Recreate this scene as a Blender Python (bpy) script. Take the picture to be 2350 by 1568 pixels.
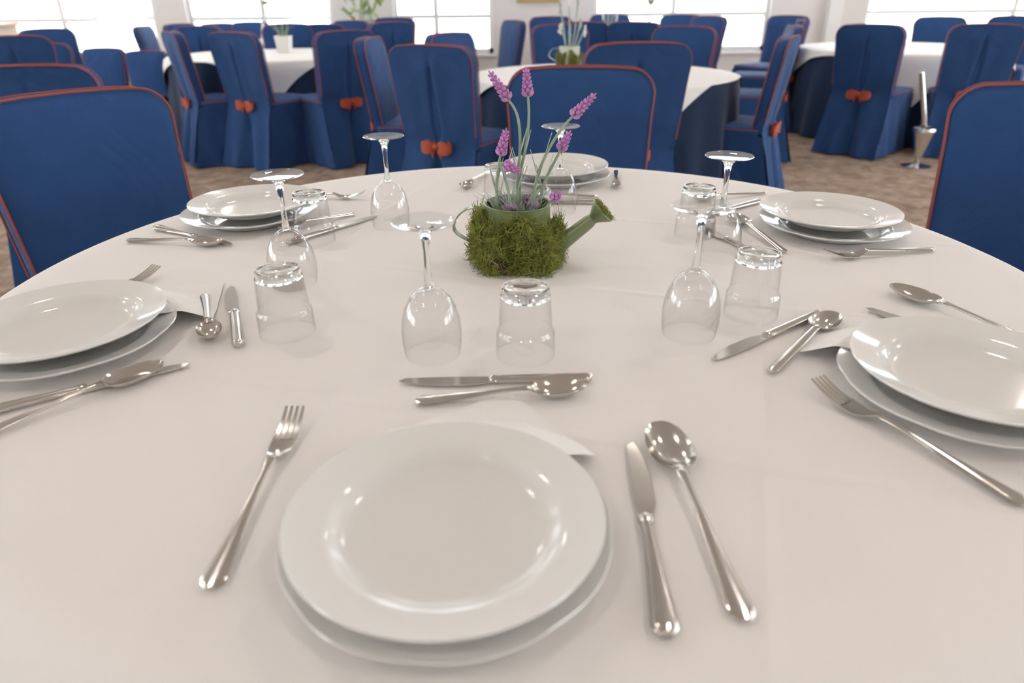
import bpy, bmesh, math, random
from mathutils import Vector, Matrix
for o in list(bpy.data.objects): bpy.data.objects.remove(o)
scn = bpy.context.scene
col = scn.collection
rnd = random.Random(7)
sin, cos, pi, R_ = math.sin, math.cos, math.pi, math.radians

# ------------------------------------------------------------------ camera
CZ = 1.1306
cam_d = bpy.data.cameras.new('camera'); cam = bpy.data.objects.new('camera', cam_d); col.objects.link(cam)
cam_d.sensor_width = 36.0; cam_d.lens = 36.0 * 1585.19 / 2350.0
cam_d.clip_start = 0.02; cam_d.clip_end = 300
p_, r_ = R_(26.585), R_(-0.574)
fw = Vector((0, cos(p_), -sin(p_))); rt0 = Vector((1, 0, 0)); up0 = Vector((0, sin(p_), cos(p_)))
rt = rt0 * cos(r_) + up0 * sin(r_); up = up0 * cos(r_) - rt0 * sin(r_)
cam.matrix_world = Matrix(((rt.x, up.x, -fw.x, 0), (rt.y, up.y, -fw.y, 0), (rt.z, up.z, -fw.z, CZ), (0, 0, 0, 1)))
cam_d.dof.use_dof = True; cam_d.dof.focus_distance = 1.09; cam_d.dof.aperture_fstop = 4.0
scn.camera = cam

# ------------------------------------------------------------------ daylight
wd = bpy.data.worlds.new('overcast'); scn.world = wd; wd.use_nodes = True
bg = wd.node_tree.nodes['Background']; bg.inputs['Color'].default_value = (0.90, 0.96, 1.0, 1); bg.inputs['Strength'].default_value = 6.0
LAMP = 62.0
vs = scn.view_settings; vs.view_transform = 'Standard'; vs.look = 'None'; vs.gamma = 1.0; vs.use_curve_mapping = False
vs.exposure = 0.76

# ------------------------------------------------------------------ materials
MATS = {}
def mat(name, base, rough=0.6, metal=0.0, bump=0.0, bscale=40.0, var=0.0, vscale=6.0, spec=0.5, sheen=0.0, emit=None, estr=0.0, fold=0.0):
    m = bpy.data.materials.new(name); m.use_nodes = True; nt = m.node_tree
    b = nt.nodes['Principled BSDF']
    b.inputs['Roughness'].default_value = rough; b.inputs['Metallic'].default_value = metal
    b.inputs['Specular IOR Level'].default_value = spec
    if sheen: b.inputs['Sheen Weight'].default_value = sheen; b.inputs['Sheen Roughness'].default_value = 0.4
    tc = nt.nodes.new('ShaderNodeTexCoord')
    n = nt.nodes.new('ShaderNodeTexNoise'); n.inputs['Scale'].default_value = vscale; n.inputs['Detail'].default_value = 4
    nt.links.new(tc.outputs['Object'], n.inputs['Vector'])
    mx = nt.nodes.new('ShaderNodeMix'); mx.data_type = 'RGBA'
    k = 1 - var
    mx.inputs[6].default_value = (base[0]*k, base[1]*k, base[2]*k, 1)
    k = 1 + var
    mx.inputs[7].default_value = (min(1, base[0]*k), min(1, base[1]*k), min(1, base[2]*k), 1)
    nt.links.new(n.outputs['Fac'], mx.inputs[0]); nt.links.new(mx.outputs[2], b.inputs['Base Color'])
    if bump:
        n2 = nt.nodes.new('ShaderNodeTexNoise'); n2.inputs['Scale'].default_value = bscale; n2.inputs['Detail'].default_value = 3
        nt.links.new(tc.outputs['Object'], n2.inputs['Vector'])
        bp = nt.nodes.new('ShaderNodeBump'); bp.inputs['Strength'].default_value = bump; bp.inputs['Distance'].default_value = 0.01
        nt.links.new(n2.outputs['Fac'], bp.inputs['Height']); nt.links.new(bp.outputs['Normal'], b.inputs['Normal'])
    if fold:
        n3 = nt.nodes.new('ShaderNodeTexNoise'); n3.inputs['Scale'].default_value = fold; n3.inputs['Detail'].default_value = 2; n3.inputs['Distortion'].default_value = 1.5
        nt.links.new(tc.outputs['Object'], n3.inputs['Vector'])
        b3 = nt.nodes.new('ShaderNodeBump'); b3.inputs['Strength'].default_value = 0.5; b3.inputs['Distance'].default_value = 0.03
        nt.links.new(n3.outputs['Fac'], b3.inputs['Height']); nt.links.new(bp.outputs['Normal'], b3.inputs['Normal']); nt.links.new(b3.outputs['Normal'], b.inputs['Normal'])
    if emit:
        b.inputs['Emission Color'].default_value = (*emit, 1); b.inputs['Emission Strength'].default_value = estr
    MATS[name] = m
    return m

mat('wall_paint', (0.74, 0.70, 0.675), 0.8, bump=0.05, bscale=60, var=0.01)
mat('ceiling_paint', (0.84, 0.82, 0.80), 0.9, var=0.01)
mat('white_frame', (0.80, 0.79, 0.77), 0.45, var=0.01)
mat('blue_fabric', (0.026, 0.071, 0.200), 0.85, bump=0.25, bscale=260, var=0.15, vscale=7, spec=0.2, sheen=0.12, fold=4.5)
mat('navy_cloth', (0.016, 0.033, 0.075), 0.85, bump=0.2, bscale=200, var=0.1, vscale=5, spec=0.2, sheen=0.2)
mat('red_piping', (0.33, 0.07, 0.055), 0.7, var=0.08, vscale=30)
mat('orange_ribbon', (0.45, 0.075, 0.030), 0.6, bump=0.2, bscale=120, var=0.12, vscale=20)
mat('porcelain', (0.77, 0.76, 0.735), 0.10, var=0.01, vscale=3)
mat('steel', (0.66, 0.63, 0.59), 0.14, metal=1.0, var=0.04, vscale=18)
mat('chrome', (0.75, 0.75, 0.76), 0.12, metal=1.0, var=0.02)
mat('napkin_paper', (0.84, 0.82, 0.80), 0.85, bump=0.15, bscale=150, var=0.01)
mat('green_tin', (0.20, 0.245, 0.125), 0.30, metal=0.3, var=0.12, vscale=14)
mat('pale_tin', (0.62, 0.66, 0.56), 0.4, var=0.06, vscale=14)
mat('stem_green', (0.30, 0.39, 0.28), 0.75, var=0.15, vscale=60)
mat('pale_leaf', (0.40, 0.47, 0.40), 0.8, var=0.2, vscale=60)
mat('lavender', (0.55, 0.25, 0.55), 0.75, var=0.3, vscale=160)
mat('dusty_lavender', (0.42, 0.30, 0.44), 0.8, var=0.25, vscale=160)
mat('moss', (0.23, 0.25, 0.05), 0.9, var=0.85, vscale=75)
mat('moss_shaded_base', (0.11, 0.12, 0.035), 0.95, bump=0.8, bscale=180, var=0.5, vscale=60)  # cushion darker than the strands: shade between them put into its colour
mat('moss_bark', (0.10, 0.055, 0.035), 0.95, bump=0.6, bscale=120, var=0.4, vscale=80)
mat('soil', (0.05, 0.045, 0.03), 0.95, bump=0.6, bscale=150, var=0.3, vscale=60)
mat('brown_wood', (0.30, 0.19, 0.13), 0.5, bump=0.1, bscale=20, var=0.25, vscale=5)
mat('light_wood', (0.50, 0.36, 0.22), 0.5, var=0.15, vscale=8)
mat('gold_frame', (0.55, 0.36, 0.16), 0.4, metal=0.4, var=0.1, vscale=20)
mat('canvas', (0.55, 0.50, 0.42), 0.8, var=0.3, vscale=7)
mat('blue_petal', (0.05, 0.14, 0.32), 0.7, var=0.2, vscale=30)
mat('leaf_green', (0.33, 0.40, 0.17), 0.6, var=0.3, vscale=20)
mat('dried_petal', (0.34, 0.27, 0.18), 0.8, var=0.3, vscale=40)
mat('pot_white', (0.78, 0.76, 0.72), 0.4, var=0.02)
mat('paving', (0.55, 0.53, 0.50), 0.9, bump=0.2, bscale=5, var=0.1, vscale=2)
mat('lamp_metal', (0.75, 0.74, 0.72), 0.4, metal=0.5)
mat('lamp_glow', (0.9, 0.8, 0.65), 0.5, emit=(1.0, 0.93, 0.87), estr=LAMP)

def carpet():
    m = bpy.data.materials.new('carpet'); m.use_nodes = True; nt = m.node_tree; b = nt.nodes['Principled BSDF']
    b.inputs['Roughness'].default_value = 0.95; b.inputs['Specular IOR Level'].default_value = 0.1
    tc = nt.nodes.new('ShaderNodeTexCoord')
    v = nt.nodes.new('ShaderNodeTexVoronoi'); v.inputs['Scale'].default_value = 16; v.inputs['Randomness'].default_value = 1
    nz = nt.nodes.new('ShaderNodeTexNoise'); nz.inputs['Scale'].default_value = 7; nz.inputs['Detail'].default_value = 6; nz.inputs['Roughness'].default_value = 0.7
    nt.links.new(tc.outputs['Object'], v.inputs['Vector']); nt.links.new(tc.outputs['Object'], nz.inputs['Vector'])
    cr = nt.nodes.new('ShaderNodeValToRGB')
    e = cr.color_ramp.elements; e[0].position = 0.36; e[0].color = (0.16, 0.105, 0.075, 1); e[1].position = 0.66; e[1].color = (0.52, 0.39, 0.30, 1)
    nt.links.new(nz.outputs['Fac'], cr.inputs['Fac'])
    c2 = nt.nodes.new('ShaderNodeValToRGB'); e = c2.color_ramp.elements
    e[0].color = (0.22, 0.15, 0.11, 1); e[1].color = (0.50, 0.40, 0.33, 1)
    nt.links.new(v.outputs['Color'], c2.inputs['Fac'])
    mx = nt.nodes.new('ShaderNodeMix'); mx.data_type = 'RGBA'; mx.inputs[0].default_value = 0.5
    nt.links.new(cr.outputs['Color'], mx.inputs[6]); nt.links.new(c2.outputs['Color'], mx.inputs[7]); nt.links.new(mx.outputs[2], b.inputs['Base Color'])
    MATS['carpet'] = m
carpet()

def cloth_mat():
    """white table linen: ironed fold lines and soft rumples as relief"""
    m = bpy.data.materials.new('white_linen'); m.use_nodes = True; nt = m.node_tree; N = nt.nodes; L = nt.links
    b = N['Principled BSDF']; b.inputs['Roughness'].default_value = 0.75; b.inputs['Specular IOR Level'].default_value = 0.25
    b.inputs['Base Color'].default_value = (0.83, 0.80, 0.78, 1); b.inputs['Sheen Weight'].default_value = 0.15
    tc = N.new('ShaderNodeTexCoord'); sx = N.new('ShaderNodeSeparateXYZ')
    mp = N.new('ShaderNodeMapping'); mp.inputs['Rotation'].default_value = (0, 0, R_(17.3))
    nw = N.new('ShaderNodeTexNoise'); nw.inputs['Scale'].default_value = 2.5; L.new(tc.outputs['Object'], nw.inputs['Vector'])
    L.new(tc.outputs['Object'], mp.inputs['Vector']); L.new(mp.outputs['Vector'], sx.inputs['Vector'])
    def math_(op, a, bb=None):
        n = N.new('ShaderNodeMath'); n.operation = op
        for i, x in enumerate((a, bb)):
            if x is None: continue
            if isinstance(x, (int, float)): n.inputs[i].default_value = x
            else: L.new(x, n.inputs[i])
        return n.outputs[0]
    wob = math_('MULTIPLY', math_('SUBTRACT', nw.outputs['Fac'], 0.5), 0.02)
    total = None
    for axis, pos, amp in (('Y', -0.41, 1.0), ('Y', -0.035, 0.8), ('Y', 0.32, 0.6), ('X', 0.345, 0.7), ('X', -0.36, 0.6), ('X', 0.0, 0.35)):
        d = math_('ABSOLUTE', math_('ADD', math_('SUBTRACT', sx.outputs[axis], pos), wob))
        g = math_('MULTIPLY', math_('MAXIMUM', math_('SUBTRACT', 1.0, math_('DIVIDE', d, 0.011)), 0.0), amp)
        total = g if total is None else math_('ADD', total, g)
    n2 = N.new('ShaderNodeTexNoise'); n2.inputs['Scale'].default_value = 5; n2.inputs['Detail'].default_value = 3; n2.inputs['Distortion'].default_value = 1.2
    L.new(tc.outputs['Object'], n2.inputs['Vector'])
    hgt = math_('ADD', math_('MULTIPLY', total, 0.0022), math_('MULTIPLY', n2.outputs['Fac'], 0.005))
    bp = N.new('ShaderNodeBump'); bp.inputs['Strength'].default_value = 0.55; bp.inputs['Distance'].default_value = 1.0
    L.new(hgt, bp.inputs['Height'])
    L.new(bp.outputs['Normal'], b.inputs['Normal'])
    MATS['white_linen'] = m
cloth_mat()

def glass_mats():
    m = bpy.data.materials.new('thick_glass'); m.use_nodes = True; nt = m.node_tree; nt.nodes.remove(nt.nodes['Principled BSDF'])
    g = nt.nodes.new('ShaderNodeBsdfGlass'); g.inputs['IOR'].default_value = 1.48; g.inputs['Roughness'].default_value = 0.0; g.inputs['Color'].default_value = (0.985, 0.99, 0.985, 1)
    nt.links.new(g.outputs[0], nt.nodes['Material Output'].inputs[0]); MATS['thick_glass'] = m
    for name, c, ior in (('thin_glass', (0.997, 0.998, 0.998, 1), 1.5), ('pane_glass', (0.97, 0.98, 0.98, 1), 1.45)):
        m = bpy.data.materials.new(name); m.use_nodes = True; nt = m.node_tree; nt.nodes.remove(nt.nodes['Principled BSDF'])
        t = nt.nodes.new('ShaderNodeBsdfTransparent'); t.inputs['Color'].default_value = c
        gl = nt.nodes.new('ShaderNodeBsdfGlossy'); gl.inputs['Roughness'].default_value = 0.0
        f = nt.nodes.new('ShaderNodeFresnel'); ge = nt.nodes.new('ShaderNodeNewGeometry')   # same reflectance on both faces of the thin wall
        mr = nt.nodes.new('ShaderNodeMapRange'); mr.inputs['To Min'].default_value = ior; mr.inputs['To Max'].default_value = 1 / ior
        nt.links.new(ge.outputs['Backfacing'], mr.inputs['Value']); nt.links.new(mr.outputs['Result'], f.inputs['IOR'])
        mx = nt.nodes.new('ShaderNodeMixShader')
        nt.links.new(f.outputs[0], mx.inputs[0]); nt.links.new(t.outputs[0], mx.inputs[1]); nt.links.new(gl.outputs[0], mx.inputs[2])
        nt.links.new(mx.outputs[0], nt.nodes['Material Output'].inputs[0]); MATS[name] = m
    m = bpy.data.materials.new('sheer_blind'); m.use_nodes = True; nt = m.node_tree; nt.nodes.remove(nt.nodes['Principled BSDF'])
    d = nt.nodes.new('ShaderNodeBsdfDiffuse'); d.inputs['Color'].default_value = (0.85, 0.85, 0.84, 1)
    t = nt.nodes.new('ShaderNodeBsdfTranslucent'); t.inputs['Color'].default_value = (0.85, 0.85, 0.84, 1)
    mx = nt.nodes.new('ShaderNodeMixShader'); mx.inputs[0].default_value = 0.6
    nt.links.new(d.outputs[0], mx.inputs[1]); nt.links.new(t.outputs[0], mx.inputs[2]); nt.links.new(mx.outputs[0], nt.nodes['Material Output'].inputs[0])
    MATS['sheer_blind'] = m
glass_mats()

# ------------------------------------------------------------------ helpers
class MB:
    def __init__(s): s.v = []; s.f = []
    def add(s, vs, fs):
        n = len(s.v); s.v += [tuple(v) for v in vs]; s.f += [tuple(i + n for i in f) for f in fs]
        return s
    def box(s, x0, x1, y0, y1, z0, z1):
        return s.add([(x0,y0,z0),(x1,y0,z0),(x1,y1,z0),(x0,y1,z0),(x0,y0,z1),(x1,y0,z1),(x1,y1,z1),(x0,y1,z1)],
                     [(0,3,2,1),(4,5,6,7),(0,1,5,4),(1,2,6,5),(2,3,7,6),(3,0,4,7)])
    def loft(s, rings, close=False, cap=True):
        n = len(rings[0]); vs = [p for r in rings for p in r]; fs = []
        m = len(rings)
        for i in range(m if close else m - 1):
            a, b = i * n, ((i + 1) % m) * n
            for j in range(n):
                k = (j + 1) % n; fs.append((a + j, a + k, b + k, b + j))
        if cap and not close:
            fs.append(tuple(reversed(range(n)))); fs.append(tuple((m - 1) * n + j for j in range(n)))
        return s.add(vs, fs)
    def lathe(s, prof, n=48, c=(0, 0, 0), cap=False):
        rings = [[(c[0] + r * cos(2*pi*j/n), c[1] + r * sin(2*pi*j/n), c[2] + z) for j in range(n)] for r, z in prof]
        return s.loft(rings, cap=cap)
    def tube(s, path, rad, n=8, closed=False):
        P = [Vector(p) for p in path]; m = len(P); rings = []
        rf = rad if callable(rad) else (lambda t: rad)
        up = Vector((0, 0, 1)); prev = None
        for i in range(m):
            if closed: t = P[(i + 1) % m] - P[i - 1]
            else: t = P[min(i + 1, m - 1)] - P[max(i - 1, 0)]
            t.normalize()
            if prev is None:
                a = up if abs(t.z) < 0.9 else Vector((1, 0, 0)); u = t.cross(a).normalized()
            else:
                u = prev - t * prev.dot(t); u.normalize()
            prev = u; w = t.cross(u); r = rf(i / (m - 1) if m > 1 else 0)
            rings.append([P[i] + (u * cos(2*pi*j/n) + w * sin(2*pi*j/n)) * r for j in range(n)])
        return s.loft(rings, close=closed, cap=True)
    def grid(s, fn, nu, nv):
        vs = [fn(i / nu, j / nv) for j in range(nv + 1) for i in range(nu + 1)]
        fs = [(j*(nu+1)+i, j*(nu+1)+i+1, (j+1)*(nu+1)+i+1, (j+1)*(nu+1)+i) for j in range(nv) for i in range(nu)]
        return s.add(vs, fs)
    def blob(s, c, r, d=None, n=6, m=4):
        """small ellipsoid bud; d = axis direction, r = (side, along)"""
        c = Vector(c); d = Vector(d or (0, 0, 1)).normalized(); a = Vector((1, 0, 0)) if abs(d.x) < 0.8 else Vector((0, 1, 0))
        u = d.cross(a).normalized(); w = d.cross(u); rings = []
        for i in range(m + 1):
            t = -cos(pi * (0.06 + 0.88 * i / m)); q = math.sqrt(max(0, 1 - t * t))
            rings.append([c + d * (t * r[1]) + (u * cos(2*pi*j/n) + w * sin(2*pi*j/n)) * (q * r[0]) for j in range(n)])
        return s.loft(rings)
    def mesh(s, name, m, smooth=True):
        me = bpy.data.meshes.new(name); me.from_pydata(s.v, [], s.f)
        bm = bmesh.new(); bm.from_mesh(me); bmesh.ops.recalc_face_normals(bm, faces=bm.faces[:]); bm.to_mesh(me); bm.free()
        me.materials.append(MATS[m])
        if smooth:
            me.polygons.foreach_set('use_smooth', [True] * len(me.polygons))
            try: me.set_sharp_from_angle(angle=R_(50))
            except Exception: pass
        me.update(); return me
    def build(s, name, m, parent=None, smooth=True, loc=None, label=None, kind=None):
        return obj(name, s.mesh(name, m, smooth), parent, loc, label, kind)

def obj(name, me, parent=None, loc=None, label=None, kind=None):
    o = bpy.data.objects.new(name, me); col.objects.link(o)
    if parent: o.parent = parent
    if loc: o.location = loc
    if label: o['label'] = label
    if kind: o['kind'] = kind
    return o
def tag(o, label, cat, group=None):
    o['label'] = label; o['category'] = cat
    if group: o['group'] = group
    return o
def thing(name, label, cat, loc=(0, 0, 0), rz=0.0, group=None):
    o = bpy.data.objects.new(name, None); col.objects.link(o); o.empty_display_size = 0.05
    o.location = loc; o.rotation_euler = (0, 0, rz); return tag(o, label, cat, group)
def copy_tree(o, parent=None):
    c = o.copy(); col.objects.link(c); c.parent = parent
    for ch in [x for x in col.objects if x.parent == o]: copy_tree(ch, c)
    return c

# ------------------------------------------------------------------ room shell
YB, YF, XL, XR, HC = 9.6, -4.0, -8.0, 8.0, 2.85
def structure(name, mb, m, smooth=False):
    o = mb.build(name, m, smooth=smooth); o['kind'] = 'structure'; return o
structure('floor', MB().box(XL, XR, YF, YB, -0.1, 0.0), 'carpet')
structure('ceiling', MB().box(XL, XR, YF, YB, HC, HC + 0.1), 'ceiling_paint')
structure('ground', MB().box(-40, 40, -40, 60, -0.6, -0.5), 'paving')
SILL, HEAD, TRANS = 0.47, 2.35, 0.905
# openings along x on the back wall, with mullion positions
back_open = [(-7.7, -4.45, (-5.64,)), (-4.04, -2.22, (-3.1,)), (-1.45, -0.20, (-0.92,)), (1.07, 3.29, (2.08,)), (4.50, 7.6, (6.4,))]
side_open = [(-3.4, -0.6, (-2.0,)), (0.2, 3.0, (1.6,)), (3.8, 6.6, (5.2,))]
def wall(name, opens, a0, a1, T):
    mb = MB(); prev = a0
    for (a, b, _) in opens:
        T(mb, prev, a, 0, HC); T(mb, a, b, 0, SILL); T(mb, a, b, HEAD, HC); prev = b
    T(mb, prev, a1, 0, HC)
    return structure(name, mb, 'wall_paint')
wall('wall_back', back_open, XL, XR, lambda m, a, b, z0, z1: m.box(a, b, YB, YB + 0.2, z0, z1))
wall('wall_left', side_open, YF, YB, lambda m, a, b, z0, z1: m.box(XL - 0.2, XL, a, b, z0, z1))
wall('wall_right', side_open, YF, YB, lambda m, a, b, z0, z1: m.box(XR, XR + 0.2, a, b, z0, z1))
structure('wall_front', MB().box(XL, XR, YF - .2, YF, 0, HC), 'wall_paint')
wn = 0
def window(a, b, mulls, B, flip):
    """B(mb, a0, a1, d0, d1, z0, z1) puts a box along the wall at depth d0..d1 from its room side"""
    global wn; wn += 1
    w = bpy.data.objects.new('window_%d' % wn, None); col.objects.link(w); w['kind'] = 'structure'
    f = MB()
    for (x0, x1, z0, z1) in ((a, a + .05, SILL, HEAD), (b - .05, b, SILL, HEAD), (a, b, SILL, SILL + .06), (a, b, HEAD - .06, HEAD)):
        B(f, x0, x1, .06, .13, z0, z1)
    f.build('window_frame', 'white_frame', w, smooth=False)
    B(mb := MB(), a + .05, b - .05, .065, .125, TRANS - .025, TRANS + .025); mb.build('transom', 'white_frame', w, smooth=False)
    xs = [a + .05] + [m for m in mulls] + [b - .05]
    for m_ in mulls:
        for (z0, z1) in ((SILL + .06, TRANS - .025), (TRANS + .025, HEAD - .06)):
            B(mb := MB(), m_ - .03, m_ + .03, .066, .124, z0, z1); mb.build('mullion', 'white_frame', w, smooth=False)
    for i in range(len(xs) - 1):
        for (z0, z1) in ((SILL + .06, TRANS - .025), (TRANS + .025, HEAD - .06)):
            x0 = xs[i] + (.03 if i else 0); x1 = xs[i + 1] - (.03 if i < len(xs) - 2 else 0)
            B(mb := MB(), x0, x1, .09, .094, z0, z1); mb.build('pane', 'pane_glass', w, smooth=False)
    B(mb := MB(), a - .03, b + .03, -.05, .055, SILL - .03, SILL); mb.build('window_sill', 'white_frame', w, smooth=False)
    return w
for (a, b, m) in back_open: window(a, b, m, lambda mb, a0, a1, d0, d1, z0, z1: mb.box(a0, a1, YB + d0, YB + d1, z0, z1), 0)
for (a, b, m) in side_open:
    window(a, b, m, lambda mb, a0, a1, d0, d1, z0, z1: mb.box(XL - d1, XL - d0, a0, a1, z0, z1), 0)
    window(a, b, m, lambda mb, a0, a1, d0, d1, z0, z1: mb.box(XR + d0, XR + d1, a0, a1, z0, z1), 0)
# pilaster on the back wall, skirting
structure('trim_1', MB().box(3.98, 4.15, YB - .12, YB, 0, HC), 'white_frame')
structure('baseboard_back', MB().box(XL, XR, YB - .015, YB, 0, .1), 'white_frame')

# ------------------------------------------------------------------ ceiling downlights (real lamps, warm)
dl = None
for ix in range(6):
    for iy in range(6):
        loc = (-6.0 + 2.4 * ix, -2.8 + 2.3 * iy, HC)
        if dl is None:
            dl = thing('ceiling_downlight', 'small round warm white downlight set into the ceiling', 'lamp', loc, 0, 'ceiling downlights')
            MB().lathe([(.085, 0), (.12, 0), (.12, -.012), (.105, -.02), (.085, -.012), (.085, 0)], 24).build('trim_ring', 'lamp_metal', dl)
            MB().lathe([(.0001, -.003), (.084, -.003), (.084, -.008), (.0001, -.008)], 24).build('diffuser', 'lamp_glow', dl)
        else:
            o = copy_tree(dl); o.location = loc

# ------------------------------------------------------------------ slip-covered chairs
CH = 0.92
def c_hw(z):
    """half width of the back cover at height z"""
    w = .212 + .024 * max(0, min(1, (z - .44) / .45)) if z > .44 else .212 + .03 * (1 - z / .44)
    rc = .075
    if z > CH - rc:
        k = (z - (CH - rc)) / rc; w = w - rc + rc * math.sqrt(max(0, 1 - k * k))
    return w
def c_yf(z): return -.185 - .07 * (z - .44) / .48
def c_yb(z): return c_yf(z) - .06 if z > .47 else -.2494 - .11 * ((.47 - z) / .47) ** 1.1
def back_outline(z0=.44, n=14):
    pts = [(-c_hw(z0 + (CH - .075 - z0) * i / 6), z0 + (CH - .075 - z0) * i / 6) for i in range(6)]
    w = .236
    for i in range(n // 2 + 1):
        a = pi - (pi / 2) * i / (n // 2); pts.append((-(w - .075) + .075 * cos(a), CH - .075 + .075 * sin(a)))
    for k in (-.5, 0, .5): pts.append((k * .2, CH + .006 * (1 - k * k)))
    for i in range(n // 2 + 1):
        a = pi / 2 - (pi / 2) * i / (n // 2); pts.append(((w - .075) + .075 * cos(a), CH - .075 + .075 * sin(a)))
    for i in range(5, -1, -1): pts.append((c_hw(z0 + (CH - .075 - z0) * i / 6), z0 + (CH - .075 - z0) * i / 6))
    return pts
def make_chair_meshes():
    out = back_outline(); cz = .68; M = {}
    rings = []
    for s, dy in ((.25, .016), (.6, .014), (.88, .007), (.97, .001), (1.0, -.006)):
        rings.append([(x * s, c_yf(cz + (z - cz) * s) + dy, cz + (z - cz) * s) for x, z in out])
    for s, dy in ((1.0, -.052), (.985, -.058)):
        rings.append([(x * s, c_yf(z) + dy, cz + (z - cz) * s) for x, z in out])
    M['backrest'] = MB().loft(rings).mesh('backrest', 'blue_fabric')
    def panel(u, v):
        z = .012 + (CH - .004 - .012) * v; x = (2 * u - 1) * c_hw(z) * 1.004
        y = c_yb(z) - .003
        pin = math.exp(-((z - .44) / .07) ** 2)
        if z > .44:
            t = max(0, min(1, (.87 - z) / .30)); wp = .010 + .010 * t; d = .034 * t
        else:
            t = (.44 - z) / .44; wp = .018 + .045 * t; d = .03 + .045 * t
        g = math.exp(-(x / wp) ** 2)
        y += d * g * (1 - .8 * pin)
        y -= .010 * (1 - g) * math.exp(-(abs(x) / .09)) * (1 if z < .87 else 0)
        y -= .016 * pin * math.exp(-(x / .06) ** 2)
        y += .010 * pin * (abs(x) / .2)
        if z < .5: y += .012 * ((.5 - z) / .5) * sin(abs(x) * 42 + .6) * (1 - g)
        else: y += .003 * sin(abs(x) * 38 - (z - .5) * 9) * min(1, (CH - z) / .2)
        return (x, y, z)
    M['back_panel'] = MB().grid(panel, 64, 40).mesh('back_panel', 'blue_fabric')
    # seat cushion cover
    def sq(hx, y0, y1, r, n=5):
        P = []
        for (cx, cy, a0) in ((hx - r, y1 - r, 0), (-hx + r, y1 - r, pi / 2), (-hx + r, y0 + r, pi), (hx - r, y0 + r, 1.5 * pi)):
            for i in range(n + 1): P.append((cx + r * cos(a0 + pi / 2 * i / n), cy + r * sin(a0 + pi / 2 * i / n)))
        return P
    base = sq(.222, -.23, .235, .035); rings = []
    for s, z in ((.98, .40), (1.0, .415), (1.0, .455), (.985, .468), (.9, .475), (.55, .483), (.15, .486)):
        rings.append([(x * s, y * s, z) for x, y in base])
    M['seat'] = MB().loft(rings).mesh('seat', 'blue_fabric')
    M['seat_piping'] = MB().tube([(x * 1.0, y, .459) for x, y in base], .0030, 6, closed=True).mesh('piping', 'red_piping')
    M['front_piping'] = MB().tube([(x * 1.004, c_yf(z) + .001, cz + (z - cz) * 1.004) for x, z in out], .0030, 6).mesh('piping', 'red_piping')
    M['back_piping'] = MB().tube([(x * 1.006, c_yb(z) + .002, cz + (z - cz) * 1.004) for x, z in out if z > .46], .0030, 6).mesh('piping', 'red_piping')
    # skirt: left side, front, right side
    def skirt(u, v):
        z = .43 - (.43 - .012) * v; yb = c_yb(z) + .003; fl = .018 * v
        hx, yf = .220 + fl, .232 + fl
        L1 = yf - yb; Lt = 2 * L1 + 2 * hx; s_ = u * Lt
        if s_ < L1: x, y, nx, ny = -hx, yb + s_, -1, 0
        elif s_ < L1 + 2 * hx: x, y, nx, ny = -hx + (s_ - L1), yf, 0, 1
        else: x, y, nx, ny = hx, yf - (s_ - L1 - 2 * hx), 1, 0
        e = min(abs(s_ - L1), abs(s_ - L1 - 2 * hx)); f = .011 * v * sin(s_ * 34 + 1.0) * min(1, min(u, 1 - u) * 12)
        cp = -.035 * v * math.exp(-((e - .03) / .016) ** 2)
        return (x + nx * (f + cp), y + ny * (f + cp), z)
    M['skirt'] = MB().grid(skirt, 96, 10).mesh('skirt', 'blue_fabric')
    # bow: two ribbon loops, knot, tails
    yb = c_yb(.45) - .024
    def loop(sg):
        mb = MB(); n = 18; rings = []
        for i in range(n + 1):
            a = 2 * pi * i / n; px = sg * (.010 + .040 * (1 - cos(a))); py = yb - .004 - .020 * sin(a) * (1 if True else 1) ; hz = .008 + .026 * math.sqrt(max(0, 1 - ((abs(px) - .050) / .0412) ** 2))
            zc = .45 - .006 * (1 - cos(a)) / 2
            rings.append([(px, py - .001, zc - hz), (px, py - .001, zc + hz), (px, py + .001, zc + hz), (px, py + .001, zc - hz)])
        return mb.loft(rings)
    M['bow_loops'] = [loop(1).mesh('bow_loop', 'orange_ribbon'), loop(-1).mesh('bow_loop', 'orange_ribbon')]
    M['knot'] = MB().blob((0, yb - .008, .45), (.019, .019), (1, 0, 0), 10, 8).mesh('knot', 'orange_ribbon')
    def tail(sg):
        rings = []
        for i in range(7):
            t = i / 6; px = sg * (.006 + .026 * t); zc = .445 - .030 * t - .01 * t * t; w = .010 + .006 * t
            py = yb - .006 - .006 * sin(t * 3); rings.append([(px - sg * w * .5, py, zc - w), (px + sg * w * .5, py, zc + w), (px + sg * w * .5, py + .0015, zc + w), (px - sg * w * .5, py + .0015, zc - w)])
        return MB().loft(rings)
    M['tails'] = [tail(1).mesh('tail', 'orange_ribbon'), tail(-1).mesh('tail', 'orange_ribbon')]
    return M
CM = make_chair_meshes()
def chair(x, y, face, label, sc=1.0, group='blue covered dining chairs'):
    """x, y: top centre of the back; face: heading of the sitter in degrees"""
    a = R_(face) - pi / 2; off = -(c_yf(CH) - .03) * sc
    lx, ly = x - off * sin(a), y + off * cos(a)
    t = thing('dining_chair', label, 'chair', (lx, ly, 0), a, group); t.scale = (sc, sc, sc)
    obj('backrest', CM['backrest'], t); obj('back_panel', CM['back_panel'], t); obj('seat', CM['seat'], t); obj('skirt', CM['skirt'], t)
    for k in ('seat_piping', 'front_piping', 'back_piping'): obj('piping', CM[k], t)
    b = obj('bow', CM['knot'], t, label='orange-red ribbon bow tied behind the back')
    for m in CM['bow_loops']: obj('bow_loop', m, b)
    for m in CM['tails']: obj('tail', m, b)
    return t
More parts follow.
